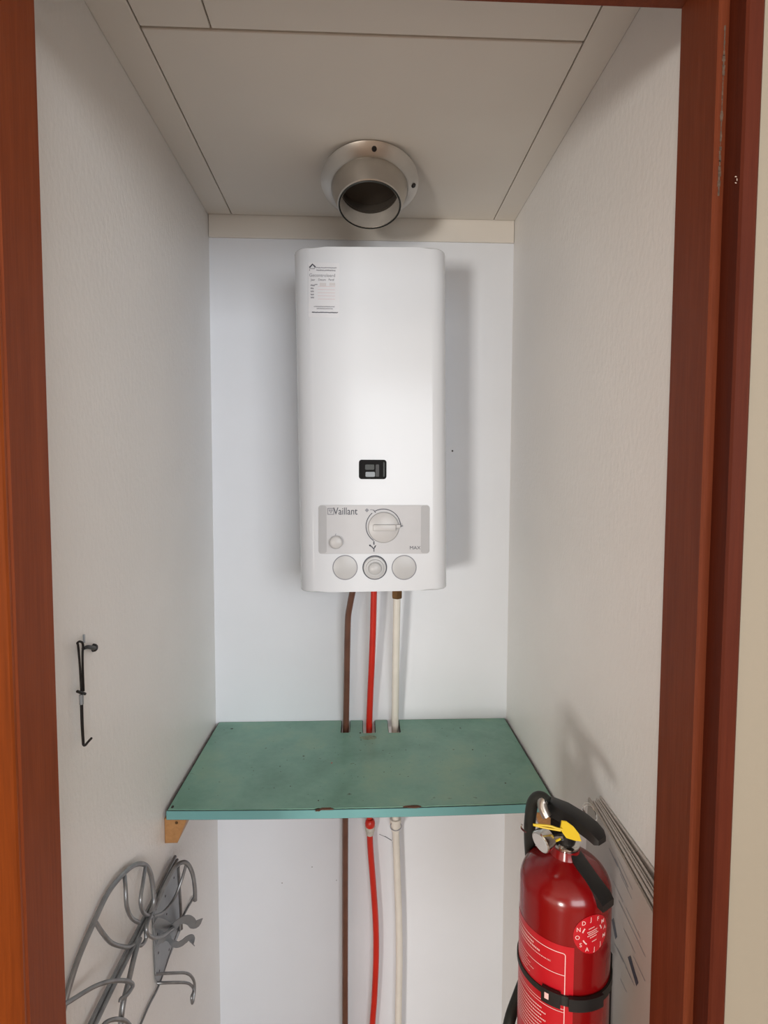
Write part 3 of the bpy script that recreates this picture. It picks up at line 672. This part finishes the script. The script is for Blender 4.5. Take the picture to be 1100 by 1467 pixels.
# arched loop standing out at the far end
wire('arch', [(600, 560, 0.016), (660, 420, 0.022), (720, 310, 0.030), (765, 277, 0.038), (800, 288, 0.046), (828, 345, 0.054), (842, 430, 0.058), (844, 508, 0.058)], 0.0040)
wire('arch_brace', [(742, 300, 0.026), (748, 420, 0.020), (757, 560, 0.014), (762, 680, 0.010)], 0.0030)
wire('arch_brace', [(790, 290, 0.042), (760, 390, 0.034), (715, 500, 0.026), (650, 580, 0.020), (590, 605, 0.018)], 0.0028)
wire('arch_brace', [(840, 485, 0.058), (790, 565, 0.040), (755, 640, 0.018), (752, 690, 0.006)], 0.0020)
# curl beneath the hoop
wire('curl', [(640, 440, 0.016), (612, 520, 0.018), (575, 600, 0.022), (550, 665, 0.026), (560, 715, 0.028), (605, 735, 0.028), (660, 715, 0.026), (700, 680, 0.022), (740, 655, 0.016)], 0.0030)
wire('curl', [(560, 615, 0.018), (545, 680, 0.022), (545, 740, 0.024), (520, 778, 0.022), (488, 772, 0.018)], 0.0031)
# spring clips (flat leaf)
def leaf(pts, wv, label):
    path = catmull([rp(*p) for p in pts], 5); bm = bmesh.new(); prev = None
    for i, p in enumerate(path):
        t = (path[min(i+1, len(path)-1)]-path[max(i-1, 0)]).normalized()
        n = Vector((0.0, -0.35, 1.0)); n = (n-t*n.dot(t)).normalized(); b = t.cross(n)
        q = [bm.verts.new(p+n*sx*wv/2+b*sy*0.0007) for sx, sy in ((-1, -1), (1, -1), (1, 1), (-1, 1))]
        if prev:
            for k in range(4): bm.faces.new((prev[k], prev[(k+1) % 4], q[(k+1) % 4], q[k]))
        else: bm.faces.new(q)
        prev = q
    bm.faces.new(prev[::-1])
    return link('spring_clip', fin(bm), 'sheet', rack, label, smooth=50)
leaf([(600, 640, 0.006), (650, 655, 0.012), (700, 680, 0.018), (740, 640, 0.030), (785, 622, 0.040), (815, 632, 0.046), (835, 655, 0.050), (858, 652, 0.056), (872, 622, 0.060)], 0.0165, 'flat curved steel spring clip')
leaf([(620, 740, 0.006), (670, 735, 0.012), (705, 760, 0.022), (735, 775, 0.030), (765, 765, 0.038), (790, 745, 0.044), (815, 738, 0.050), (826, 770, 0.052)], 0.0165, 'flat curved steel spring clip')
# lower U hook
wire('hook', [(605, 955, 0.004), (650, 950, 0.014), (720, 947, 0.030), (780, 947, 0.042), (815, 962, 0.050), (838, 1000, 0.055), (840, 1060, 0.056), (828, 1130, 0.055), (822, 1095, 0.054), (835, 1050, 0.054), (820, 1022, 0.050), (790, 1007, 0.043), (720, 1005, 0.030), (650, 1007, 0.014), (612, 1008, 0.004)], 0.0026)
# hook towards the door and the drop tube
wire('hook', [(40, 1145, 0.008), (90, 1115, 0.010), (170, 1065, 0.014), (250, 1022, 0.020), (330, 998, 0.026), (400, 993, 0.030), (448, 1002, 0.034), (466, 1022, 0.036), (455, 1048, 0.036), (425, 1085, 0.034), (395, 1105, 0.030), (390, 1125, 0.030)], 0.0030)
wire('drop_tube', [(508, 740, 0.018), (475, 850, 0.022), (440, 1000, 0.024), (412, 1110, 0.026), (398, 1200, 0.026), (390, 1300, 0.026)], 0.0042)
wire('lower_loop', [(270, 1290, 0.020), (300, 1250, 0.022), (345, 1230, 0.026), (395, 1230, 0.030), (430, 1245, 0.032), (455, 1275, 0.034)], 0.0030)

# ================================================================== FIRE EXTINGUISHER
EX, EY, ER = 0.2805, 0.730, 0.0605
EB = 0.52
ext = thing('fire_extinguisher', (EX, EY, EB), 'red fire extinguisher with black handle and yellow seal in a wall bracket', 'fire extinguisher')
ZSH = Py(741, 1262, EY-0.02).z-0.018
ZNK = Py(804, 1215, EY).z
prof = [(0, 0), (0.050, 0), (0.058, 0.004), (ER, 0.012), (ER, ZSH-EB)]
dome = ZNK-ZSH
for k in range(1, 9):
    a = math.radians(90*k/9); prof.append((ER*math.cos(a)**0.9 if math.cos(a)*ER > 0.021 else 0.021, ZSH-EB+dome*0.86*math.sin(a)))
prof = [q for q in prof if q[0] >= 0.0215 or q[1] == 0]
prof += [(0.0215, ZNK-EB-0.006), (0.0195, ZNK-EB), (0.0185, ZNK-EB+0.004), (0, ZNK-EB+0.004)]
link('cylinder_body', lathe(prof, T(EX, EY, EB), 64), 'extred', ext, 'glossy red steel cylinder', smooth=35)
zn = ZNK+0.0035
link('neck_ring', lathe([(0, 0), (0.0178, 0), (0.0185, 0.002), (0.0185, 0.005), (0.0165, 0.0065), (0.013, 0.0075), (0, 0.0075)], T(EX, EY, zn), 32), 'chrome', ext, 'chrome neck ring', smooth=30)
link('valve_body', lathe([(0, 0), (0.0125, 0), (0.0125, 0.012), (0.0095, 0.015), (0.0095, 0.030), (0, 0.030)], T(EX, EY, zn+0.006), 20), 'iron', ext, smooth=30)
dh = Vector((math.cos(math.radians(57)), -math.sin(math.radians(57)), 0)); sd = Vector((-dh.y, dh.x, 0))
def E(l, s, z): return Vector((EX, EY, 0))+dh*l+sd*s+Vector((0, 0, z))
zt = ZNK+0.040
# squeeze lever (upper) : channel section tapering to a rounded tip
def bar(pts, name, mat, label):
    """pts: list of (l, z, halfwidth, thickness)"""
    bm = bmesh.new(); prev = None
    for l, z, hwid, th in pts:
        q = [bm.verts.new(E(l, a*hwid, z+b)) for a, b in ((-1, -th), (-1, 0), (-0.75, th*0.10), (0.75, th*0.10), (1, 0), (1, -th), (0.8, -th*1.1), (-0.8, -th*1.1))]
        if prev:
            for k in range(8): bm.faces.new((prev[k], prev[(k+1) % 8], q[(k+1) % 8], q[k]))
        else: bm.faces.new(q)
        prev = q
    bm.faces.new(prev[::-1])
    return link(name, fin(bm), mat, ext, label, smooth=40)
bar([(-0.036, 0.993, 0.0105, 0.012), (-0.032, 0.999, 0.011, 0.018), (-0.005, 1.003, 0.0115, 0.018), (0.022, 1.002, 0.0118, 0.016), (0.040, 0.998, 0.0120, 0.014), (0.050, 0.993, 0.0110, 0.012), (0.055, 0.988, 0.008, 0.006)], 'squeeze_lever', 'black', 'black upper squeeze lever')
bar([(-0.004, 0.962, 0.0085, 0.012), (0.012, 0.951, 0.0095, 0.014), (0.026, 0.938, 0.0115, 0.014), (0.044, 0.925, 0.0125, 0.013), (0.060, 0.915, 0.0128, 0.012), (0.066, 0.909, 0.0118, 0.008)], 'carry_handle', 'black', 'long black lower carry handle')
bar([(-0.020, 0.988, 0.008, 0.030), (0.010, 0.986, 0.008, 0.030)], 'valve_block', 'iron', None)
# gauge: short clear-faced drum on the left of the valve
gdir = Vector((-0.86, -0.46, -0.22)).normalized()
gp = Py(787, 1197, EY-0.016)
link('gauge_stem', tube([E(0, 0, zn+0.014), gp+gdir*0.004], 0.006, 12, 0), 'chrome', ext)
ga = link('pressure_gauge', lathe([(0, 0), (0.0105, 0), (0.0138, 0.003), (0.0148, 0.010), (0.0148, 0.0165), (0.0138, 0.0180), (0, 0.0180)], axis_frame(gp, gdir), 28), 'chrome', ext, 'small round pressure gauge', smooth=30)
link('gauge_face', lathe([(0, 0.0184), (0.0125, 0.0184), (0.0125, 0.0178)], axis_frame(gp, gdir), 24), 'cap', ga)
# yellow seal: flag plus thin strap ring
def EPy(u, v, y): return Py(u, v, y)
yy = EY-0.032
flag = [(805, 1176.5), (812, 1177.5), (822, 1185), (829, 1194), (833, 1205.5), (824, 1204.5), (811, 1200.5), (802.5, 1188.5), (804, 1183)]
fv = [Py(u, v, yy-(u-805)*0.0004) for u, v in flag]
bm = bmesh.new(); f0 = [bm.verts.new(p) for p in fv]; f1 = [bm.verts.new(p+Vector((-0.0004, 0.0015, 0.0004))) for p in fv]
bm.faces.new(f0); bm.faces.new(f1[::-1])
for k in range(len(f0)): bm.faces.new((f0[k], f0[(k+1) % len(f0)], f1[(k+1) % len(f0)], f1[k]))
sl = link('safety_seal', fin(bm), 'yellow', ext, 'bright yellow plastic safety seal')
link('seal_strap', tube([Py(763.5, 1181.5, yy+0.004), Py(775, 1182, yy+0.002), Py(788, 1183.5, yy), Py(799, 1187, yy-0.001), Py(805, 1188, yy-0.001)], 0.0014, 8, 4), 'yellow', sl)
link('seal_strap', tube([Py(764, 1182, yy+0.004), Py(778, 1185.5, yy+0.002), Py(792, 1188, yy), Py(803, 1190, yy-0.001)], 0.0012, 8, 4), 'yellow', sl)
link('seal_strap', tube([Py(787, 1207, EY-0.016), Py(794, 1205.5, EY-0.021), Py(803, 1201.5, EY-0.022)], 0.0016, 8, 4), 'yellow', sl)
# pin ring and little wire end
pr_c = Py(845, 1164, EY+0.004)
for k, rr in ((0, 0.0125), (1, 0.0110)):
    cpt = pr_c+Vector((0.001*k, 0, -0.0015*k)); ax = Vector((0.45, 0.15, 0.88)).normalized(); fm = axis_frame(cpt, Vector((0.5, -0.55, 0.65)))
    link('pin_ring', tube([fm @ Vector((rr*math.cos(a), rr*math.sin(a), 0)) for a in [2*math.pi*i/20 for i in range(21)]], 0.0008, 6, 2), 'chrome', ext)
link('wire_clip', tube([Py(753, 1192, EY+0.02), Py(749, 1189, EY+0.015), Py(746, 1184.5, EY+0.012), Py(747.5, 1181, EY+0.012)], 0.0013, 6, 4), 'chrome', ext)
# hose: leaves the valve at the back, arcs over and runs down behind the body
yh = EY+0.030
hpts = [Py(784, 1149, EY+0.010), Py(777, 1143, EY+0.016), Py(769, 1143, EY+0.022), Py(762.5, 1152, yh), Py(759.5, 1172, yh+0.005), Py(758.5, 1195, yh+0.010)]
base = hpts[-1]
hpts += [Vector((EX-0.030, EY+0.058, base.z-0.05)), Vector((EX-0.020, EY+0.070, ZSH-0.06)), Vector((EX-0.015, EY+0.072, ZSH-0.16)), Vector((EX-0.040, EY+0.066, ZSH-0.22)), Vector((EX-0.066, EY+0.036, ZSH-0.25)), Vector((EX-0.070, EY+0.020, ZSH-0.31))]
link('hose', tube(hpts, 0.0082, 14, 7), 'rubber', ext, 'black rubber hose curving over the valve', smooth=60)
fa, fb = Py(783, 1150, EY+0.008), Py(776, 1144.5, EY+0.015)
link('hose_ferrule', tube([Py(783.5, 1170, EY+0.002), Py(778.5, 1160, EY+0.006), Py(776.5, 1151, EY+0.010), Py(779, 1146, EY+0.012)], 0.0068, 14, 5), 'alu', ext, 'pale metal hose ferrule', smooth=50)
# printing on the cylinder, mapped by angle and height
def cyl_hit(u, v, r=ER):
    d = ray(u, v); o = CAM-Vector((EX, EY, 0))
    a = d.x**2+d.y**2; b = 2*(o.x*d.x+o.y*d.y); c = o.x**2+o.y**2-r*r; q = b*b-4*a*c
    t = (-b-math.sqrt(max(q, 0)))/(2*a); p = o+d*t
    return math.atan2(p.x, -p.y), p.z
def cyl_pt(a, z, off): return Vector((EX+(ER+off)*math.sin(a), EY-(ER+off)*math.cos(a), z))
def wrap(me, a0, z0, off, rz=0.0):
    bm = bmesh.new(); bm.from_mesh(me)
    if rz: bmesh.ops.transform(bm, matrix=Matrix.Rotation(rz, 4, 'Z'), verts=bm.verts[:])
    for v in bm.verts: v.co = cyl_pt(a0+v.co.x/ER, z0+v.co.y, off+v.co.z)
    m = bpy.data.meshes.new('w'); bm.to_mesh(m); bm.free(); return m
def patch(a0, a1, z0, z1, off, n=24):
    bm = bmesh.new(); prev = None
    for k in range(n+1):
        a = a0+(a1-a0)*k/n; c = (bm.verts.new(cyl_pt(a, z0, off)), bm.verts.new(cyl_pt(a, z1, off)))
        if prev: bm.faces.new((prev[0], c[0], c[1], prev[1]))
        prev = c
    m = bpy.data.meshes.new('p'); bm.to_mesh(m); bm.free(); return m
aR, zT = cyl_hit(822.5, 1358)
lab = link('label', patch(aR-2.5, aR, 0.62, zT, 0.0003, 40), 'labred', ext, 'brighter red instruction label with white outlines', smooth=True)
a_o, z_o = cyl_hit(810.5, 1366)
lw = 0.0011
link('label_outline', patch(a_o-2.1, a_o-0.06, z_o-lw, z_o, 0.0006, 36), 'labw', lab)
bm = bmesh.new(); prev = None
for k in range(7):
    t = math.radians(90-90*k/6); rr = 0.06*ER
    def pt(r_): return cyl_pt(a_o-0.06+(r_*math.cos(t))/ER, z_o-rr+r_*math.sin(t), 0.0006)
    c = (bm.verts.new(pt(rr-lw)), bm.verts.new(pt(rr)))
    if prev: bm.faces.new((prev[0], prev[1], c[1], c[0]))
    prev = c
link('label_outline', fin(bm), 'labw', lab)
link('label_outline', patch(a_o-lw/ER, a_o, 0.63, z_o-0.06*ER, 0.0006, 2), 'labw', lab)
_, z2 = cyl_hit(806, 1396.5)
link('label_outline', patch(a_o-2.1, a_o, z2-lw*0.8, z2, 0.0006, 36), 'labw', lab)
rnd = random.Random(21)
def scrib(a0, a1, z, h, name='small_print'):
    L = []; x = 0.0
    while x < (a1-a0)*ER:
        wv = rnd.uniform(0.0012, 0.0032); L.append((x+wv/2, 0, wv*0.72, h)); x += wv
    link(name, wrap(quads(L), a0, z, 0.0006), 'labw', lab)
zz = z_o-0.0065
scrib(a_o-1.5, a_o-0.75, zz, 0.0024); scrib(a_o-1.5, a_o-0.55, zz-0.0048, 0.0024)
scrib(a_o-1.5, a_o-0.42, zz-0.0100, 0.0012)
link('class_mark', wrap(text_mesh('ABC', 0.0030, 'LEFT', 'CENTER'), a_o-0.40, zz-0.0100, 0.0006), 'labw', lab)
for k in range(5): scrib(a_o-1.5, a_o-0.9+0.08*(k % 3), z2-0.005-0.0042*k, 0.0010)
link('label_outline', patch(a_o-2.1, a_o-0.62, z2-0.030, z2-0.0293, 0.0006, 24), 'labw', lab)
for k in range(10): scrib(a_o-1.4, a_o-0.5+0.1*(k % 2), z2-0.058-0.005*k, 0.0018)
for k in (0.046, 0.050): link('label_outline', patch(a_o-2.1, a_o-0.02, z2-k-0.0008, z2-k, 0.0006, 30), 'labw', lab)
# round month sticker
aS, zSt = cyl_hit(848.5, 1338)
bm = bmesh.new(); bmesh.ops.create_circle(bm, cap_ends=True, radius=0.0255, segments=40)
bmesh.ops.subdivide_edges(bm, edges=bm.edges[:], cuts=1)
me = bpy.data.meshes.new('c'); bm.free()
bm = bmesh.new(); rings = []
ctr = bm.verts.new((0, 0, 0))
for r_ in (0.006, 0.012, 0.018, 0.0255): rings.append([bm.verts.new((r_*math.cos(2*math.pi*k/36), r_*math.sin(2*math.pi*k/36), 0)) for k in range(36)])
for k in range(36): bm.faces.new((ctr, rings[0][k], rings[0][(k+1) % 36]))
for a, b in zip(rings[:-1], rings[1:]):
    for k in range(36): bm.faces.new((a[k], b[k], b[(k+1) % 36], a[(k+1) % 36]))
bm.to_mesh(me); bm.free()
ds = link('month_sticker', wrap(me, aS, zSt, 0.0005), 'labred', ext, 'round red sticker ringed with month initials', smooth=True)
for i, ch in enumerate('JFMAMJJASOND'):
    a = math.radians(90-30*i+8)
    t = tr(text_mesh(ch, 0.0078, 'CENTER', 'CENTER', 0.95, 0.00008), T(0.0205*math.cos(a), 0.0205*math.sin(a), 0))
    link('month_letter', wrap(t, aS, zSt, 0.0008), 'labw', ds)
rnd = random.Random(5)
for k, (wd, y) in enumerate(((0.008, 0.009), (0.014, 0.005), (0.012, 0.0025), (0.016, 0.0), (0.010, -0.003), (0.007, -0.009))):
    L = []; x = -wd/2
    while x < wd/2: q = rnd.uniform(0.001, 0.002); L.append((x+q/2, y, q*0.7, 0.0013)); x += q
    link('small_print', wrap(quads(L), aS, zSt, 0.0008, 0.25), 'labw', ds)
for sgn in (-1, 1): link('small_print', wrap(arcstrip(0.0135, 0.0152, 90+sgn*50, 90+sgn*75, 6), aS, zSt, 0.0008), 'labw', ds)
link('small_print', wrap(arcstrip(0.0135, 0.0152, 205, 235, 6), aS, zSt, 0.0008), 'labw', ds)

# wall bracket that holds the extinguisher
br = thing('extinguisher_bracket', (XR, EY, 0.62), 'black strapped wall bracket clamped around the red fire extinguisher', 'bracket')
bx = XR-0.0008
link('backplate', box(bx-0.003, bx, EY-0.020, EY+0.020, 0.53, 0.6392, 0.001, 1), 'black', br)
link('ledge', box(EX+ER+0.0040, bx-0.0032, EY-0.070, EY+0.100, 0.6315, 0.6392, 0.001, 1), 'black', br)
link('spine', box(EX+ER+0.0010, EX+ER+0.0038, EY-0.012, EY+0.012, 0.54, 0.80, 0.0008, 1), 'black', br)
_, zst = cyl_hit(790, 1424)
def strap(r0, r1, z, h, a0, a1, tilt=0.0, n=48):
    bm = bmesh.new(); prev = None
    for k in range(n+1):
        a = a0+(a1-a0)*k/n; dz = tilt*math.sin(a)
        q = [bm.verts.new(Vector((EX+r*math.sin(a), EY-r*math.cos(a), z+zz_+dz))) for r, zz_ in ((r0, -h/2), (r1, -h/2), (r1, h/2), (r0, h/2))]
        if prev:
            for i in range(4): bm.faces.new((prev[i], prev[(i+1) % 4], q[(i+1) % 4], q[i]))
        else: bm.faces.new(q)
        prev = q
    bm.faces.new(prev[::-1]); return fin(bm)
link('strap', strap(ER+0.0004, ER+0.0022, zst, 0.0075, -math.pi, aR-0.35), 'rubber', br, 'thin black strap', smooth=40)
link('strap', strap(ER+0.0004, ER+0.0030, zst-0.001, 0.013, aR-0.40, math.pi-0.02), 'rubber', br, smooth=40)
link('strap_tongue', strap(ER+0.003, ER+0.0075, zst-0.001, 0.0165, aR-0.10, aR+0.62, 0, 20), 'black', br, 'thick black strap tongue', smooth=40)
bk = link('buckle', strap(ER+0.002, ER+0.0072, zst, 0.019, aR-0.62, aR-0.25, 0, 10), 'black', br, 'black plastic buckle', smooth=40)
link('buckle_slot', strap(ER+0.0072, ER+0.0076, zst+0.001, 0.008, aR-0.55, aR-0.47, 0, 3), 'labw', bk)

# ================================================================== PAPERS leaning on the right wall
def sheet(far_x, near_x, y_far, y_near, ztop_f, ztop_n, zbot, lean, th, mat, name, label, cat, group=None, n=10):
    """a stiff folder seen edge-on: vertical sheet whose foot stands away from the wall by `lean`"""
    bm = bmesh.new(); rows = []
    nz = 6
    for i in range(n+1):
        t = i/n; y = y_far+(y_near-y_far)*t; x = far_x+(near_x-far_x)*t**1.3; zt_ = ztop_f+(ztop_n-ztop_f)*t; col = []
        for j in range(nz+1):
            s = j/nz; z = zt_+(zbot-zt_)*s; xx = x-lean*(s**1.2)
            col.append((bm.verts.new((xx-th/2, y, z)), bm.verts.new((xx+th/2, y, z))))
        rows.append(col)
    for i in range(n):
        for j in range(nz):
            a, b, c, d = rows[i][j], rows[i+1][j], rows[i+1][j+1], rows[i][j+1]
            bm.faces.new((a[0], b[0], c[0], d[0])); bm.faces.new((a[1], d[1], c[1], b[1]))
    for i in range(n):
        a, b = rows[i][0], rows[i+1][0]; bm.faces.new((a[0], a[1], b[1], b[0]))
        a, b = rows[i][nz], rows[i+1][nz]; bm.faces.new((a[0], b[0], b[1], a[1]))
    for j in range(nz):
        a, b = rows[0][j], rows[0][j+1]; bm.faces.new((a[0], b[0], b[1], a[1]))
        a, b = rows[n][j], rows[n][j+1]; bm.faces.new((a[0], a[1], b[1], b[0]))
    return link(name, fin(bm), mat, None, label, cat, group, smooth=30)
GP = 'brochures leaning on the right wall behind the extinguisher'
ZB = 0.640
sheets = [(0.3855, 0.3855, 0.862, 0.625, 0.940, 0.936, 0.000, 0.0020, 'paper'),
          (0.3820, 0.3740, 0.858, 0.628, 0.938, 0.932, 0.002, 0.0022, 'paper'),
          (0.3785, 0.3690, 0.860, 0.632, 0.938, 0.930, 0.003, 0.0012, 'paper'),
          (0.3765, 0.3655, 0.856, 0.628, 0.937, 0.929, 0.004, 0.0016, 'paper'),
          (0.3735, 0.3615, 0.858, 0.632, 0.935, 0.926, 0.005, 0.0020, 'paper')]
for i, (fx, nx, yf, yn, zf, zn_, ln, th, mt) in enumerate(sheets):
    sheet(fx, nx, yf, yn, zf, zn_, ZB, ln, th, mt, 'brochure', 'thin white brochure flat against the right wall, last of the stack' if i == 0 else 'thin white brochure between the printed one and the one on the wall', 'brochure', GP)
front_sheet = sheet(0.3700, 0.3560, 0.868, 0.630, 0.934, 0.922, ZB, 0.006, 0.0030, 'paperg', 'brochure', 'off-white brochure with black logo boxes beside the fire extinguisher', 'brochure', GP)
def on_front(u, v):
    # point on the visible face of the front brochure, found by marching along the pixel ray
    d = ray(u, v); best = None
    t = 0.55
    while t < 1.1:
        p = CAM+d*t
        tt = (0.868-p.y)/0.238; tt = min(max(tt, 0), 1)
        s = min(max((0.93-p.z)/0.295, 0), 1)
        xs_ = 0.3700-0.014*tt**1.3-0.006*s**1.2-0.0018
        if p.x >= xs_: return Vector((xs_, p.y, p.z))
        t += 0.0005
    return CAM+d*0.8
def fprint(polys, mat, name):
    bm = bmesh.new()
    for pl_ in polys: bm.faces.new([bm.verts.new(on_front(*q)) for q in pl_])
    link(name, fin(bm), mat, front_sheet)
fprint([[(899, 1371), (903, 1369), (914.5, 1408), (911.5, 1413)]], 'ink', 'logo_box')
fprint([[(876, 1318), (879, 1315), (884, 1342), (881.5, 1346)]], 'ink', 'logo_box')
for q_ in ([(904.5, 1380), (906.5, 1378), (908.5, 1386), (906.5, 1388)], [(908.5, 1391), (910.5, 1389.5), (912, 1396), (910, 1397.5)], [(913, 1394), (914, 1393), (917, 1402), (916, 1403)]): fprint([q_], 'paperg', 'logo_letter')
lines = []
for (u, v, L, wv) in ((880, 1230, 46, 0.8), (884, 1228, 52, 0.5), (872, 1215, 30, 0.6), (888, 1252, 40, 0.6), (878, 1262, 34, 0.5), (886, 1290, 46, 0.5), (896, 1300, 50, 0.6), (880, 1352, 30, 0.5), (884, 1358, 34, 0.5), (896, 1385, 26, 0.6), (900, 1394, 20, 0.5), (888, 1402, 22, 0.5), (907, 1370, 40, 0.5), (905, 1330, 46, 0.5), (893, 1330, 40, 0.4)):
    du, dvv = L*0.42, L*0.9
    if u+du < 934: lines.append([(u, v), (u+wv, v-wv*0.4), (u+du+wv, v+dvv-wv*0.4), (u+du, v+dvv)])
for l_ in lines: fprint([l_], 'inkm', 'text_line')

for o in bpy.data.objects:
    if '_o' in o: del o['_o']
